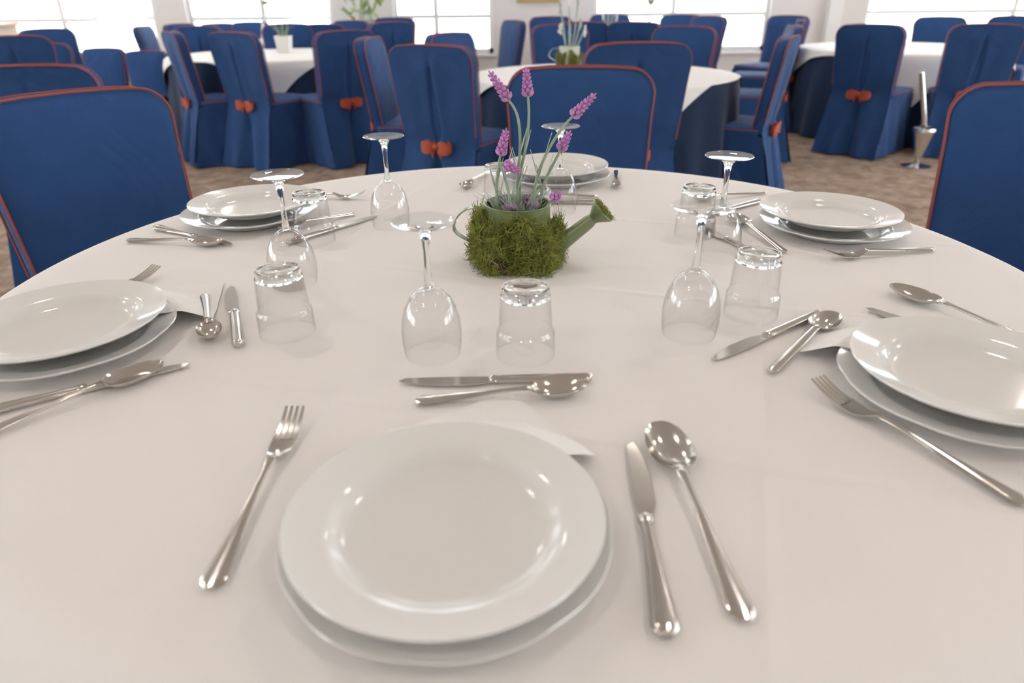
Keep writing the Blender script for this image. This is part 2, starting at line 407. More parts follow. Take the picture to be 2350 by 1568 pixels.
chair(.23, 2.38, -93, 'blue covered chair facing us across the laid table, behind the watering can')
chair(-1.11, 1.83, -38, 'large blue chair left of the laid table, orange piping down its side')
chair(1.36, 1.77, -119, 'large blue covered chair cut by the right edge of the photo beside the laid table')
chair(-1.73, 2.63, 104, 'blue covered chair turned away, its back top showing behind the large chair at far left')
chair(-.375, 3.57, 62, 'blue chair back with long pleat and bow, left front of the middle table')
chair(.571, 3.30, 96, 'dark blue chair back directly behind the facing chair, bow peeping out at its right', 1.018)
chair(-.40, 5.05, -35, 'small blue chair front at the left rear of the middle round table, before a window', 0.987)
chair(1.27, 5.44, -124, 'blue chair front at the right rear of the middle round table, before the window')
chair(-.81, 4.33, -4, 'blue chair seen side-on facing right, sunlit front, left of the middle table')
chair(1.51, 4.04, 152, 'blue chair seen side-on facing left with a bow behind, right of the middle table')
chair(2.04, 5.40, 168, 'blue chair mostly hidden behind the side-on chair right of the middle table')
chair(-1.15, 5.28, 134, 'blue chair back with bow at the right side of the white-pot table')
chair(-1.90, 5.19, 60, 'blue chair back with deep centre pleat and bow, in front of the white-pot table')
chair(-2.40, 5.38, 35, 'blue chair turned right, narrow dark back, left of the white-pot table', 1.0)
chair(2.60, 5.42, 44, 'blue chair back with pleat and bow, left in front of the right-hand table')
chair(3.36, 5.30, 70, 'hazy blue chair back at the right edge, in front of the right-hand table')
chair(4.32, 7.60, -112, 'blue chair front behind the right-hand table, below the right window', 0.98)
chair(5.07, 7.60, -128, 'blue chair top cut by the right edge behind the right-hand table', 0.98)
chair(2.88, 7.82, -146, 'blue chair front against the wall between the two right windows')
chair(2.55, 6.63, 158, 'blue chair with sunlit top edge left of the right-hand table')
chair(.05, 7.17, -158, 'blue chair seen obliquely beside the middle window, half lit and half dark')
chair(.40, 6.0, -74, 'blue chair front directly behind the pale can of the middle table')
chair(.63, 6.53, 92, 'dark blue chair back just right behind the pale can of the middle table')
chair(.46, 8.35, -84, 'bright blue chair top behind the pale can, under the gold framed picture')
chair(1.06, 6.40, 60, 'blue chair back with pleat in front of the farthest round table')
chair(1.20, 9.05, -95, 'bright blue chair top behind the farthest round table, beneath the right-middle window')
chair(1.95, 8.6, -120, 'bright blue chair top right of the farthest table, left one of a close pair')
chair(2.10, 7.95, -150, 'blue chair top right of the farthest table, right one of a close pair')
chair(-1.10, 7.03, 134, 'tall dark blue chair back beside the middle window with a lit side edge')
chair(-4.14, 6.78, -34, 'blue chair front with lit left edge before the leftmost window', 0.978)
chair(-3.27, 4.94, 118, 'pale blue chair back with dark pleat at the left border of the photo')
chair(-3.62, 7.5, 8, 'narrow blue chair seen edge-on before the leftmost window', .967)
chair(-3.65, 8.41, -20, 'blue chair top left of the rear-left table, below the wall pier', 0.96)
chair(-3.0, 7.35, 80, 'dark blue chair back in front of the rear-left table', 0.97)
chair(-3.51, 9.2, -80, 'blue chair top behind the rear-left table, left one under the window', 0.935)
chair(-3.12, 9.2, -88, 'bright blue chair top behind the rear-left table, right one under the window', 0.95)
chair(-2.12, 7.25, 118, 'blue chair back behind the white pot, below the hanging flower', 0.985)
chair(-1.93, 7.82, 100, 'blue chair right of the white pot, between two other chair backs', 0.96)
chair(-1.78, 8.6, -110, 'bright blue chair top left of the tall leafy plant', 0.97)
chair(-1.28, 8.55, -100, 'bright blue chair top directly below the tall leafy plant')
chair(-3.20, 6.6, -92, 'low-backed blue chair with orange right edge, just left of the narrow dark back', .786)
chair(-3.60, 6.65, -94, 'low-backed blue chair with orange right edge standing alone before the window', .81)
chair(-3.47, 5.55, -80, 'low-backed blue chair in front of the chair with the lit left edge', .92)

# ------------------------------------------------------------------ tables and cloths
def table(x, y, z, Rt, label):
    t = thing('round_table', label, 'table', (x, y, 0), 0, 'round banquet tables')
    MB().lathe([(.001, z - .03), (Rt - .005, z - .03), (Rt, z - .024), (Rt, z - .006), (Rt - .006, z), (.001, z)], 64).build('tabletop', 'light_wood', t)
    for k in range(4):
        a = pi / 4 + k * pi / 2; MB().tube([(Rt * .55 * cos(a), Rt * .55 * sin(a), 0), (Rt * .5 * cos(a), Rt * .5 * sin(a), z - .03)], .022, 10).build('leg', 'lamp_metal', t)
def navy(x, y, z, Rt, label):
    mb = MB(); n = 192; rings = []
    def ring(r, zz, amp, ph=0): return [((r + amp * (sin(22 * a + ph) + .5 * sin(13 * a))) * cos(a), (r + amp * (sin(22 * a + ph) + .5 * sin(13 * a))) * sin(a), zz) for a in (2 * pi * j / n for j in range(n))]
    rings += [ring(.02, z, 0), ring(Rt * .5, z, 0), ring(Rt - .004, z, 0), ring(Rt + .004, z - .006, 0)]
    for k in range(1, 9):
        t = k / 8; rings.append(ring(Rt + .006 + .05 * t, z - .006 - (z - .02) * t, .020 * t ** .7))
    mb.loft(rings, cap=False); o = mb.build('under_tablecloth', 'navy_cloth', loc=(x, y, 0)); tag(o, label, 'tablecloth', 'floor-length navy tablecloths')
def topper(x, y, z, Rt, a, rot, label, seed=0, rows=14, nring=24, soft=False):
    """square white cloth laid over a round top; what overhangs falls with soft folds"""
    n = 288; mb = MB(); rings = []; rg = random.Random(seed); p1, p2 = rg.random() * 6, rg.random() * 6
    def ext(th):
        q = th - rot; return a / max(abs(cos(q)), abs(sin(q)))
    def fold(th, t): return t * (.020 * sin(11 * th + p1) + .012 * sin(19 * th + p2))
    def k_(q):      # the camera side of the laid table has a softer, earlier fall
        if not soft: return 0.0
        t = max(0, min(1, (-sin(q) - .30) / .45)); return t * t * (3 - 2 * t)
    th = [2 * pi * j / n for j in range(n)]; R0 = Rt; Rf = [R0 - (.008 if soft else 0) - .026 * k_(q) for q in th]; ef = [.012 + .034 * k_(q) for q in th]
    for i in range(1, nring + 1):
        s = i / nring; rings.append([(min(ext(q), rr) * s * cos(q), min(ext(q), rr) * s * sin(q), z) for q, rr in zip(th, Rf)])
    for k in range(1, rows + 1):
        t = k / rows; row = []
        for q, Rt, er in zip(th, Rf, ef):
            hang = max(0, ext(q) - Rt); d = hang * t
            if d < er * pi / 2: an = d / er; r = Rt + er * sin(an); zz = z - er * (1 - cos(an))
            else:
                r = Rt + er; zz = z - er - (d - er * pi / 2)
            dd = max(0, d - er); r += fold(q, min(1, dd / .25)) + .10 * dd + .012 * min(1, dd / .05)
            row.append((r * cos(q), r * sin(q), zz + (.0005 if hang == 0 else 0)))
        rings.append(row)
    mb.loft(rings, cap=False); nb = len(mb.v); mb.v.append((0, 0, z)); mb.f += [(nb, j, (j + 1) % n) for j in range(n)]
    o = mb.build('tablecloth', 'white_linen', loc=(x, y, 0)); return tag(o, label, 'tablecloth', 'white square tablecloths')
TX, TY, TZ, TR = .019, .997, .75, .762
table(TX, TY, TZ - .004, TR - .044, 'large round table under the white cloth set for six')
navy(TX, TY, TZ - .002, TR - .040, 'navy cloth hanging beneath the white cloth of the laid table')
topper(TX, TY, TZ, TR, .90, R_(-17.3), 'white tablecloth with ironed fold lines on the laid table', 3, 24, 40, True)
for (x, y, z, Rt, a, rot, nm, sd) in [
        (.567, 4.48, .70, .80, .765, R_(-34), 'middle round table with the pale can behind the facing chair', 5),
        (-2.07, 6.42, .70, .81, .80, R_(-27), 'left round table with the white pot', 6),
        (3.4, 6.5, .70, .82, .86, R_(-62), 'right-hand round table under the right window', 8),
        (1.1, 8.05, .70, .62, .68, R_(10), 'farthest round table beneath the right-middle window', 9),
        (-2.8, 8.4, .70, .55, .60, R_(20), 'rear-left round table below the second window', 11)]:
    table(x, y, z - .004, Rt - .006, nm); navy(x, y, z - .002, Rt - .004, 'navy cloth down to the floor on the ' + nm.split(' with')[0].split(' under')[0].split(' beneath')[0].split(' below')[0])
    topper(x, y, z, Rt, a, rot, 'white square cloth draped over the ' + nm.split(' with')[0].split(' under')[0].split(' beneath')[0].split(' below')[0], sd)

# ------------------------------------------------------------------ porcelain
def plate_mesh(R, scal, name):
    n = 96; prof = [(.0005, .003), (R * .50, .003), (R * .60, .0035), (R * .66, .0055), (R * .705, .0105), (R * .735, .0135), (R * .78, .0148), (R * .90, .0180), (R * .975, .0205), (R * .995, .0212), (R, .0202),
        (R * .985, .0180), (R * .90, .0150), (R * .76, .0110), (R * .70, .0075), (R * .64, .002), (R * .62, 0.0), (R * .58, 0.0), (R * .57, .0012), (.0005, .0012)]
    rings = []
    for r, z in prof:
        rings.append([((r * (1 + scal * max(0, (r / R - .7) / .3) * abs(sin(4 * a + .4)) ** .7 - scal * max(0, (r / R - .7) / .3))) * cos(a), (r * (1 + scal * max(0, (r / R - .7) / .3) * abs(sin(4 * a + .4)) ** .7 - scal * max(0, (r / R - .7) / .3))) * sin(a), z) for a in (2 * pi * j / n for j in range(n))])
    return MB().loft(rings, cap=True).mesh(name, 'porcelain')
PM = plate_mesh(.1188, 0, 'dinner_plate'); UM = plate_mesh(.1250, .020, 'under_plate')
def napkin_mesh(rot, d, rim, seed):
    """square paper napkin, one corner pointing out past the rim; drops from the lower plate to the cloth"""
    rg = random.Random(seed); mb = MB(); nn = 14; hs = .071; top = []; c_, s_ = cos(rot), sin(rot)
    def pt(u, v):
        x, y = (u - .5) * 2 * hs, (v - .5) * 2 * hs
        X = (x - y) * .70711 + d; Y = (x + y) * .70711     # corner along +X
        r = math.hypot(X, Y); z = .0205
        if r < .095: z = .0155
        if r < .080: z = .0075
        if r > rim: z = max(.0015, .0212 - (r - rim) * .42)
        z += .0012 * sin(X * 90 + seed) * sin(Y * 70)
        return (X * c_ - Y * s_, X * s_ + Y * c_, z + .0006)
    return mb.grid(pt, nn * 2, nn * 2)
PL = [  # name, x, y, under-plate shift, napkin heading, who
    ('A', -.051, .405, (.001, .003), 78, 'nearest the camera'),
    ('B', -.548, .765, (.004, -.004), 60, 'at the left edge of the photo'),
    ('C', -.491, 1.305, (-.006, -.010), None, 'at the far left of the table'),
    ('D', .104, 1.589, (-.002, -.008), None, 'at the far side behind the watering can'),
    ('E', .567, 1.201, (.004, -.012), None, 'at the far right of the table'),
    ('F', .477, .623, (-.006, -.004), 108, 'at the right edge of the photo')]
for (k, x, y, sh, nap, who) in PL:
    tag(obj('under_plate', UM, loc=(x + sh[0], y + sh[1], TZ + .001)), 'white scalloped lower plate ' + who, 'plate', 'white lower plates')['x'] = 1
    o = tag(obj('dinner_plate', PM, loc=(x, y, TZ + .0175)), 'white round dinner plate on top, ' + who, 'plate', 'white dinner plates')
    o.rotation_euler = (R_(rnd.uniform(-.6, .6)), R_(rnd.uniform(-.6, .6)), rnd.random() * 6)
    if nap is not None:
        m = napkin_mesh(R_(nap), .131, .127, ord(k)).mesh('napkin', 'napkin_paper')
        tag(obj('napkin', m, loc=(x + sh[0], y + sh[1], TZ + .001)), 'white paper napkin corner poking out between plates ' + who, 'napkin', 'paper napkins')
for o in list(col.objects):
    if 'x' in o.keys(): del o['x']

# ------------------------------------------------------------------ cutlery (local +x: tip at 0 to handle end at 1*L)
def ellring(x, hy, hz, zc, yc=0, n=12):
    return [(x, yc + hy * cos(2*pi*j/n), zc + hz * sin(2*pi*j/n)) for j in range(n)]
def handle_rings(L, x0, style):
    """from neck at x0 to the end at L"""
    R = []
    for i in range(31):
        t = i / 30; x = x0 + (L - x0) * t
        if style == 'bead':
            hy = .0030 + .0075 * (max(0, t - .25) / .75) ** 1.2 if t < .93 else .0100 * math.sqrt(max(.02, 1 - ((t - .93) / .075) ** 2))
            if t < .12: hy = .0048 - .0018 * (t / .12)
        else:
            hy = (.0042 + .0026 * t) * (1 if t < .95 else math.sqrt(max(.05, 1 - ((t - .95) / .053) ** 2)))
        hz = .0020 + .0004 * sin(t * pi)
        zc = .0034 + .0086 * (1 - t) ** 1.3
        R.append((x, hy, hz, max(zc, hz + .0004)))
    return R
def fork_meshes(L, style):
    hd = MB(); x0 = .36 * L
    H = handle_rings(L, x0, style); z0 = H[0][3]
    hd.loft([ellring(x, hy, hz, zc) for x, hy, hz, zc in H])
    def prof(x):   # height of the head along its length: dips at the shoulder, rises at the tine tips
        t = x / x0; return .0045 + .012 * (1 - t) ** 2.2 * (1 - .25 * t) + (.0075) * max(0, (t - .72) / .28) ** 1.5 - .002 * sin(pi * min(1, t))
    def width(x):
        t = x / x0
        return .0112 if t < .62 else (.0112 - (.0112 - .0031) * ((t - .62) / .38) ** 1.6)
    head = MB(); rings = []
    for i in range(9):
        x = x0 * (.47 + .55 * i / 8); w = width(min(x, x0)); zc = max(.0018, prof(min(x, x0))) if i < 8 else z0
        rings.append([(x, -w, zc + .0022), (x, -w * .5, zc + .0004), (x, 0, zc), (x, w * .5, zc + .0004), (x, w, zc + .0022), (x, w, zc + .0008), (x, w * .5, zc - .0012), (x, 0, zc - .0016), (x, -w * .5, zc - .0012), (x, -w, zc + .0008)])
    head.loft(rings); T = []
    for k in range(4):
        yc = (-.0112 + .0028) + k * (.0224 - .0056) / 3; r = []
        for i in range(9):
            x = x0 * (.50 - .50 * i / 8) + .0002; hw = .0020 - .0009 * (i / 8) ** 2; zc = max(.002, prof(x)) + .0006
            r.append([(x, yc - hw, zc + .0008), (x, yc + hw, zc + .0008), (x, yc + hw, zc - .0008), (x, yc - hw, zc - .0008)])
        T.append(MB().loft(r))
    return hd, head, T
def spoon_meshes(L, style):
    x0 = .345 * L; hd = MB(); H = handle_rings(L, x0, style)
    hd.loft([ellring(x, hy, hz, zc) for x, hy, hz, zc in H])
    zn = H[0][3]; bw = .098 * L; bl = .315 * L; depth = .036 * L; nb = 24; mb = MB()
    def outline(a):   # egg: wide nearer the handle
        cx = bl * .5; x = cx - cx * cos(a); k = sin(a); w = bw * .5 * 2 * abs(k) ** .85 * (.86 + .18 * (x / bl)) * .98
        return x, w
    rings_u, rings_l = [], []
    for (s, off) in ((1.0, 0), (.95, 0), (.85, 0), (.7, 0), (.5, 0), (.3, 0), (.12, 0)):
        row_u, row_l = [], []
        for j in range(2 * nb):
            a = pi * j / nb; x, w = outline(a if a <= pi else 2 * pi - a); y = w if a <= pi else -w
            X = bl * .52 + (x - bl * .52) * s; Y = y * s; t = X / bl
            rim = .0108 + (max(zn, .0108) - .0108) * max(0, (t - .75) / .25) ** 1.5 + .0012 * (1 - t)
            z = rim - (rim - .0017) * (1 - s ** 2.4) * 1.04; z = max(z, .0016)
            row_u.append((X, Y, z)); row_l.append((X, Y, max(.0002, z - .0013)))
        rings_u.append(row_u); rings_l.append(row_l)
    mb.loft(list(reversed(rings_u)) + rings_l, cap=True)
    neck = []
    for i in range(5):
        t = i / 4; x = bl * .93 + (x0 + .002 - bl * .93) * t; neck.append(ellring(x, .0058 - .0022 * t, .0016, .0088 + (zn - .0088) * t))
    mb.loft(neck)
    return hd, mb
def knife_meshes(L, style):
    xb = .50 * L; hd = MB(); rr = []
    for i in range(31):
        t = i / 30; x = xb + (L - xb) * t
        if style == 'bead': hy = .0048 + .0058 * max(0, (t - .2) / .8) ** 1.2; hy *= (1 if t < .93 else math.sqrt(max(.05, 1 - ((t - .93) / .078) ** 2)))
        else: hy = .0062 + .0012 * t; hy *= (1 if t < .96 else math.sqrt(max(.05, 1 - ((t - .96) / .043) ** 2)))
        hz = .0036 + .0008 * t
        if t == 0: hy *= 1.15
        rr.append(ellring(x, hy, hz, hz + .0006))
    hd.loft(rr)
    bo = MB().loft([ellring(xb - .007, .0052, .0030, .0040), ellring(xb - .004, .0066, .0038, .0044), ellring(xb, .0066, .0040, .0044), ellring(xb + .003, .0055, .0036, .0042)])
    bl = MB(); r = []
    for i in range(17):
        t = i / 16; x = .0004 + (xb - .005) * t
        back = .0052 + .0015 * sin(pi * t) if t > .06 else .0052 * math.sqrt(t / .06) * .8
        edge = -.0105 * min(1, (t / .42)) ** .55 if t < .8 else -.0105 + .0060 * ((t - .8) / .2) ** 1.4
        th = .0006 + .0010 * t; zc = .0030
        r.append([(x, back, zc + th), (x, edge, zc + th * .3), (x, edge, zc - th * .3), (x, back, zc - th)])
    bl.loft(r)
    return hd, bo, bl
CUT = {}
def cutlery(kind, tip, end, label, style='plain', L=None, flip=1, dz=0.0, group=None):
    tip, end = Vector((*tip, 0)), Vector((*end, 0)); d = end - tip; Lr = L or d.length
    key = (kind, style, round(Lr, 2))
    name = {'fork': 'table_fork', 'spoon': 'table_spoon', 'knife': 'table_knife', 'dspoon': 'dessert_spoon', 'dknife': 'dessert_knife'}[kind]
    t = thing(name, label, kind.lstrip('d') if kind.startswith('d') else kind, (tip.x, tip.y, TZ + .0008 + dz), math.atan2(d.y, d.x), group or {'f': 'table forks', 's': 'table spoons', 'k': 'table knives', 'd': 'dessert cutlery'}[kind[0]])
    if key not in CUT:
        q = []
        if kind == 'fork':
            h, hd, T = fork_meshes(Lr, style); q = [('handle', h.mesh('handle', 'steel')), ('head', hd.mesh('head', 'steel'))] + [('tine', x.mesh('tine', 'steel')) for x in T]
        elif kind.endswith('spoon'):
            h, b = spoon_meshes(Lr, style); q = [('handle', h.mesh('handle', 'steel')), ('bowl', b.mesh('bowl', 'steel'))]
        else:
            h, bo, bl = knife_meshes(Lr, style); q = [('handle', h.mesh('handle', 'steel')), ('bolster', bo.mesh('bolster', 'steel')), ('blade', bl.mesh('blade', 'steel'))]
        CUT[key] = q
    for nm, me in CUT[key]:
        o = obj(nm, me, t); o.scale = (1, flip, 1)
    return t
A_, B_, C_, D_, E_, F_ = ('of the nearest place setting', 'of the left-edge place setting', 'of the far-left place setting', 'of the far-side setting behind the can', 'of the far-right place setting', 'of the right-edge place setting')
cutlery('fork', (-.216, .586), (-.218, .363), 'steel fork lying left of the nearest plate', 'bead')
cutlery('knife', (.112, .539), (.099, .317), 'steel knife lying right of the nearest plate', 'bead', flip=-1)
cutlery('spoon', (.141, .561), (.155, .330), 'large steel spoon right of the nearest plate, outside the knife', 'bead')
cutlery('dknife', (-.125, .658), (.087, .660), 'steel knife laid crosswise above the nearest plate')
cutlery('dspoon', (.077, .632), (-.101, .616), 'steel spoon laid crosswise above the nearest plate, napkin corner over its handle', 'bead')
cutlery('knife', (-.372, .705), (-.561, .588), 'steel knife in front of the left-edge plate, beneath a spoon', 'bead', flip=1)
cutlery('spoon', (-.398, .695), (-.536, .536), 'large steel spoon in front of the left-edge plate, beside the knife', 'bead')
cutlery('dspoon', (-.368, .757), (-.437, .911), 'short steel spoon with its bowl toward the camera, right of the left-edge plate')
cutlery('dknife', (-.412, .944), (-.333, .751), 'short steel knife between the left-edge plate and an upturned tumbler', flip=1)
cutlery('fork', (-.541, .997), (-.640, .800), 'steel fork tip peeping out behind the left-edge plate', dz=0)
cutlery('knife', (-.477, 1.135), (-.654, 1.235), 'steel knife in front of the far-left plate', 'bead')
cutlery('spoon', (-.492, 1.132), (-.672, 1.165), 'steel spoon in front of the far-left plate, nearest the chair', 'bead')
cutlery('fork', (-.306, 1.434), (-.490, 1.450), 'steel fork right of the far-left plate, partly behind a tumbler')
cutlery('dknife', (-.257, 1.306), (-.382, 1.140), 'steel knife behind the upturned tumbler and wine glass at far left')
cutlery('dspoon', (-.420, 1.205), (-.305, 1.318), 'steel spoon seen through the tumbler at far left')
cutlery('spoon', (-.104, 1.495), (-.055, 1.655), 'steel spoon pointing at the camera, left of the far-side plate')
cutlery('fork', (.228, 1.480), (.254, 1.660), 'steel fork seen end-on right of the far-side plate')
cutlery('dknife', (.010, 1.392), (.182, 1.378), 'steel knife lying before the far-side plate, seen through the wine glass')
cutlery('dspoon', (.020, 1.432), (.178, 1.428), 'steel spoon lying before the far-side plate, behind the knife')
cutlery('spoon', (.370, 1.382), (.541, 1.446), 'steel spoon behind the far-right plate, farther of two')
cutlery('knife', (.352, 1.270), (.503, 1.374), 'steel knife left behind the far-right plate, nearer of two')
cutlery('dspoon', (.414, 1.268), (.446, 1.068), 'steel spoon between the far-right plate and the right-hand glasses')
cutlery('dknife', (.345, 1.215), (.398, 1.054), 'steel knife seen through the rear right wine glass')
cutlery('fork', (.497, 1.034), (.692, 1.076), 'steel fork in front of the far-right plate')
cutlery('fork', (.322, .634), (.420, .444), 'steel fork in front of the right-edge plate, tines to the left', 'bead')
cutlery('dknife', (.230, .702), (.401, .823), 'steel knife with its blade toward the camera, left of the right-edge plate', flip=-1)
cutlery('dspoon', (.417, .813), (.287, .670), 'steel spoon with napkin corner over its bowl, left of the right-edge plate')
cutlery('spoon', (.537, .907), (.640, .705), 'large steel spoon behind the right-edge plate', 'bead')
cutlery('knife', (.473, .843), (.600, .675), 'steel knife tip sticking out behind the right-edge plate', 'bead')

# ------------------------------------------------------------------ glassware, standing upside down
def wine_meshes():
    h = .163
    bowl_o = [(.0325, .0), (.0335, .006), (.0350, .018), (.0350, .032), (.0335, .046), (.0300, .059), (.0245, .070), (.0170, .0785), (.0095, .0835), (.0050, .0850)]
    bowl_i = [(.0036, .0815), (.0090, .0805), (.0160, .0757), (.0235, .0678), (.0290, .0575), (.0326, .0455), (.0341, .032), (.0341, .018), (.0327, .006), (.0316, .0)]
    ring_ = MB().lathe(bowl_o + bowl_i + [bowl_o[0]], 64)
    stem = MB().lathe([(.0001, .0835), (.0062, .0838), (.0054, .088), (.0042, .095), (.0038, .110), (.0039, .128), (.0046, .140), (.0064, .149), (.0105, .1555), (.0001, .1556)], 40)
    foot = MB().lathe([(.0001, .1548), (.0104, .1553), (.020, .1585), (.030, .1606), (.0350, .1612), (.0360, .1620), (.0352, .163), (.030, .1628), (.015, .1617), (.0001, .1610)], 64)
    return [('bowl', ring_.mesh('bowl', 'thin_glass')), ('stem', stem.mesh('stem', 'thick_glass')), ('foot', foot.mesh('foot', 'thin_glass'))]
def tumbler_meshes():
    wall_ = MB().lathe([(.0350, 0), (.0348, .010), (.0342, .029), (.0338, .031), (.0318, .033), (.0312, .036), (.0298, .060), (.0288, .074),
                        (.0276, .074), (.0286, .060), (.0300, .036), (.0306, .033), (.0326, .030), (.0330, .028), (.0337, .010), (.0339, 0), (.0350, 0)], 64)
    base = MB().lathe([(.0001, .0735), (.0270, .0735), (.0284, .0738), (.0289, .0755), (.0278, .0775), (.0272, .080), (.0274, .083), (.0268, .0855), (.0250, .0862), (.0225, .0855), (.0205, .0838), (.0001, .0822)], 56)
    return [('wall', wall_.mesh('wall', 'thin_glass')), ('base', base.mesh('base', 'thick_glass'))]
WM, TM = wine_meshes(), tumbler_meshes()
def glass(meshes, x, y, name, label, cat, group):
    t = thing(name, label, cat, (x, y, TZ + .0006), 0, group)
    for nm, me in meshes: obj(nm, me, t)
for x, y, w in [(-.094, .730, 'upturned wine glass left of the foremost tumbler, in front of the watering can'), (.221, .777, 'upturned wine glass at right front, nearest of the two on the right'),
                (-.322, .959, 'upturned wine glass at left, just behind the left tumbler'), (-.222, 1.246, 'upturned wine glass at far left, standing alone left of the can handle'),
                (.095, 1.332, 'upturned wine glass behind the watering can and lavender'), (.330, 1.053, 'upturned wine glass at right, rear one of the two on the right')]:
    glass(WM, x, y, 'wine_glass', w, 'wine glass', 'upturned wine glasses')
for x, y, w in [(.016, .727, 'upturned tumbler in front of the watering can, centre front'), (.316, .834, 'upturned tumbler at right, above the crosswise knife and spoon'),
                (-.285, .793, 'upturned tumbler at left front beside the short knife'), (-.342, 1.160, 'upturned tumbler just right of the far-left plate'),
                (-.022, 1.358, 'upturned tumbler behind the lavender, left of the far-side plate'), (.324, 1.175, 'upturned tumbler behind the right-hand wine glasses')]:
    glass(TM, x, y, 'tumbler', w, 'tumbler', 'upturned tumblers')

# ------------------------------------------------------------------ watering can with moss and lavender
def strand_mesh(gen, count, name, m):
    mb = MB()
    for i in range(count):
        p, nrm, ln, r = gen()
        t = Vector((rnd.gauss(0, 1), rnd.gauss(0, 1), rnd.gauss(0, 1))); t -= nrm * t.dot(nrm); t.normalize()
        b = nrm.cross(t); pts = []; cur = rnd.uniform(.5, 1.6)
        for k in range(4):
            s = k / 3; pts.append(p + nrm * (ln * (s - .35 * cur * s * s)) + t * (ln * .75 * cur * s * s) + b * (ln * .25 * sin(s * 4) * rnd.uniform(-1, 1)))
        mb.tube(pts, lambda q: r * (1 - .6 * q), 3)
    return mb.mesh(name, m)
def can(x, y, z, sc, rz, label, tin, full):
    t = thing('watering_can', label, 'watering can', (x, y, z), rz); t.scale = (sc,) * 3
    MB().lathe([(.0001, .0), (.052, 0), (.054, .004), (.0515, .05), (.0500, .090), (.0508, .0935), (.0500, .0955), (.0488, .0935), (.0492, .088), (.0505, .05), (.052, .006), (.0001, .005)], 48).build('body', tin, t)
    MB().tube([(.0503 * cos(a), .0503 * sin(a), .0945) for a in (2 * pi * k / 48 for k in range(48))], .0014, 6, closed=True).build('rim', tin, t)
    rings = []     # strap handle at -x
    for k in range(17):
        a = k / 16; px = -.047 - .052 * sin(pi * a) ** .8 - .004 * a; pz = .087 + .012 * sin(pi * min(1, a * 2.2)) * (1 - a) - .062 * a
        nx = .0012
        rings.append([(px - nx, -.0075, pz), (px - nx, .0075, pz), (px + nx, .0075, pz - .0006), (px + nx, -.0075, pz - .0006)])
    MB().loft(rings).build('handle', tin, t)
    P = [Vector((.040, 0, .012)), Vector((.060, 0, .024)), Vector((.110, 0, .066)), Vector((.118, 0, .073))]
    MB().tube(P, lambda q: .0165 - .0085 * q, 16).build('spout', tin, t)
    d = Vector((.74, 0, .67)).normalized(); u = Vector((0, 1, 0)); w = d.cross(u); c0 = Vector((.114, 0, .069)); rr = []
    for k, (s, r) in enumerate(((0, .008), (.006, .010), (.020, .0205), (.0225, .0215), (.0235, .0205), (.0225, .001))):
        rr.append([c0 + d * s + (u * cos(2*pi*j/24) + w * sin(2*pi*j/24)) * r for j in range(24)])
    MB().loft(rr, cap=False).build('spout_rose', tin, t)
    MB().lathe([(.0001, .080), (.047, .078), (.0485, .070), (.0001, .069)], 24).build('soil', 'soil', t)
    # moss clump over the body: lumpy cushion and strands
    def side(a, h): return .053 + .008 * sin(5 * a + 9 * h) + .005 * sin(11 * a - 40 * h)
    a0, a1 = R_(-215), R_(22)
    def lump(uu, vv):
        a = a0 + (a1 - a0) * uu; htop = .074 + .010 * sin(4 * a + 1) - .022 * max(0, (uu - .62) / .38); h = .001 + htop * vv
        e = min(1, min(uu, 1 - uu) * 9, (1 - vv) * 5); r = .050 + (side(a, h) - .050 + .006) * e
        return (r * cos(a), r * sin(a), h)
    lm = MB().grid(lump, 70, 22).build('moss_cushion', 'moss_shaded_base', t)
    def gen():
        uu = rnd.random(); vv = rnd.random(); a = a0 + (a1 - a0) * uu; q = Vector(lump(uu, vv)); n = Vector((cos(a), sin(a), rnd.uniform(-.2, .5))).normalized()
        return q, n, rnd.uniform(.012, .030), rnd.uniform(.0005, .0010)
    obj('moss_strands', strand_mesh(gen, 5200 if full else 300, 'moss_strands', 'moss'), t, kind='stuff')
    def gen2():
        r = .020 * math.sqrt(rnd.random()); a = rnd.random() * 6.283; q = c0 + d * .0225 + (u * cos(a) + w * sin(a)) * r
        return q, d, rnd.uniform(.005, .011), rnd.uniform(.0004, .0007)
    obj('rose_moss', strand_mesh(gen2, 260 if full else 60, 'rose_moss', 'moss'), t, kind='stuff')
    if full:
        bk = MB(); rr = []
        for k in range(9):
            s = k / 8; ce = Vector((-.024 - .004 * sin(s * 3), -.0615 - .004 * sin(s * 5), .006 + .038 * s)); rad = .006 + .0045 * sin(pi * min(1, s + .1))
            rr.append([ce + Vector((rad * cos(2*pi*j/8) * (1 + .25 * sin(3 * j + k)), rad * .7 * sin(2*pi*j/8), 0)) for j in range(8)])
        bk.loft(rr); bk.build('bark_scrap', 'moss_bark', t)
    return t
CX, CY = .011, 1.047
can(CX, CY, TZ + .0006, 1.0, R_(-4), 'small green tin watering can wrapped in moss at the centre of the laid table', 'green_tin', True)
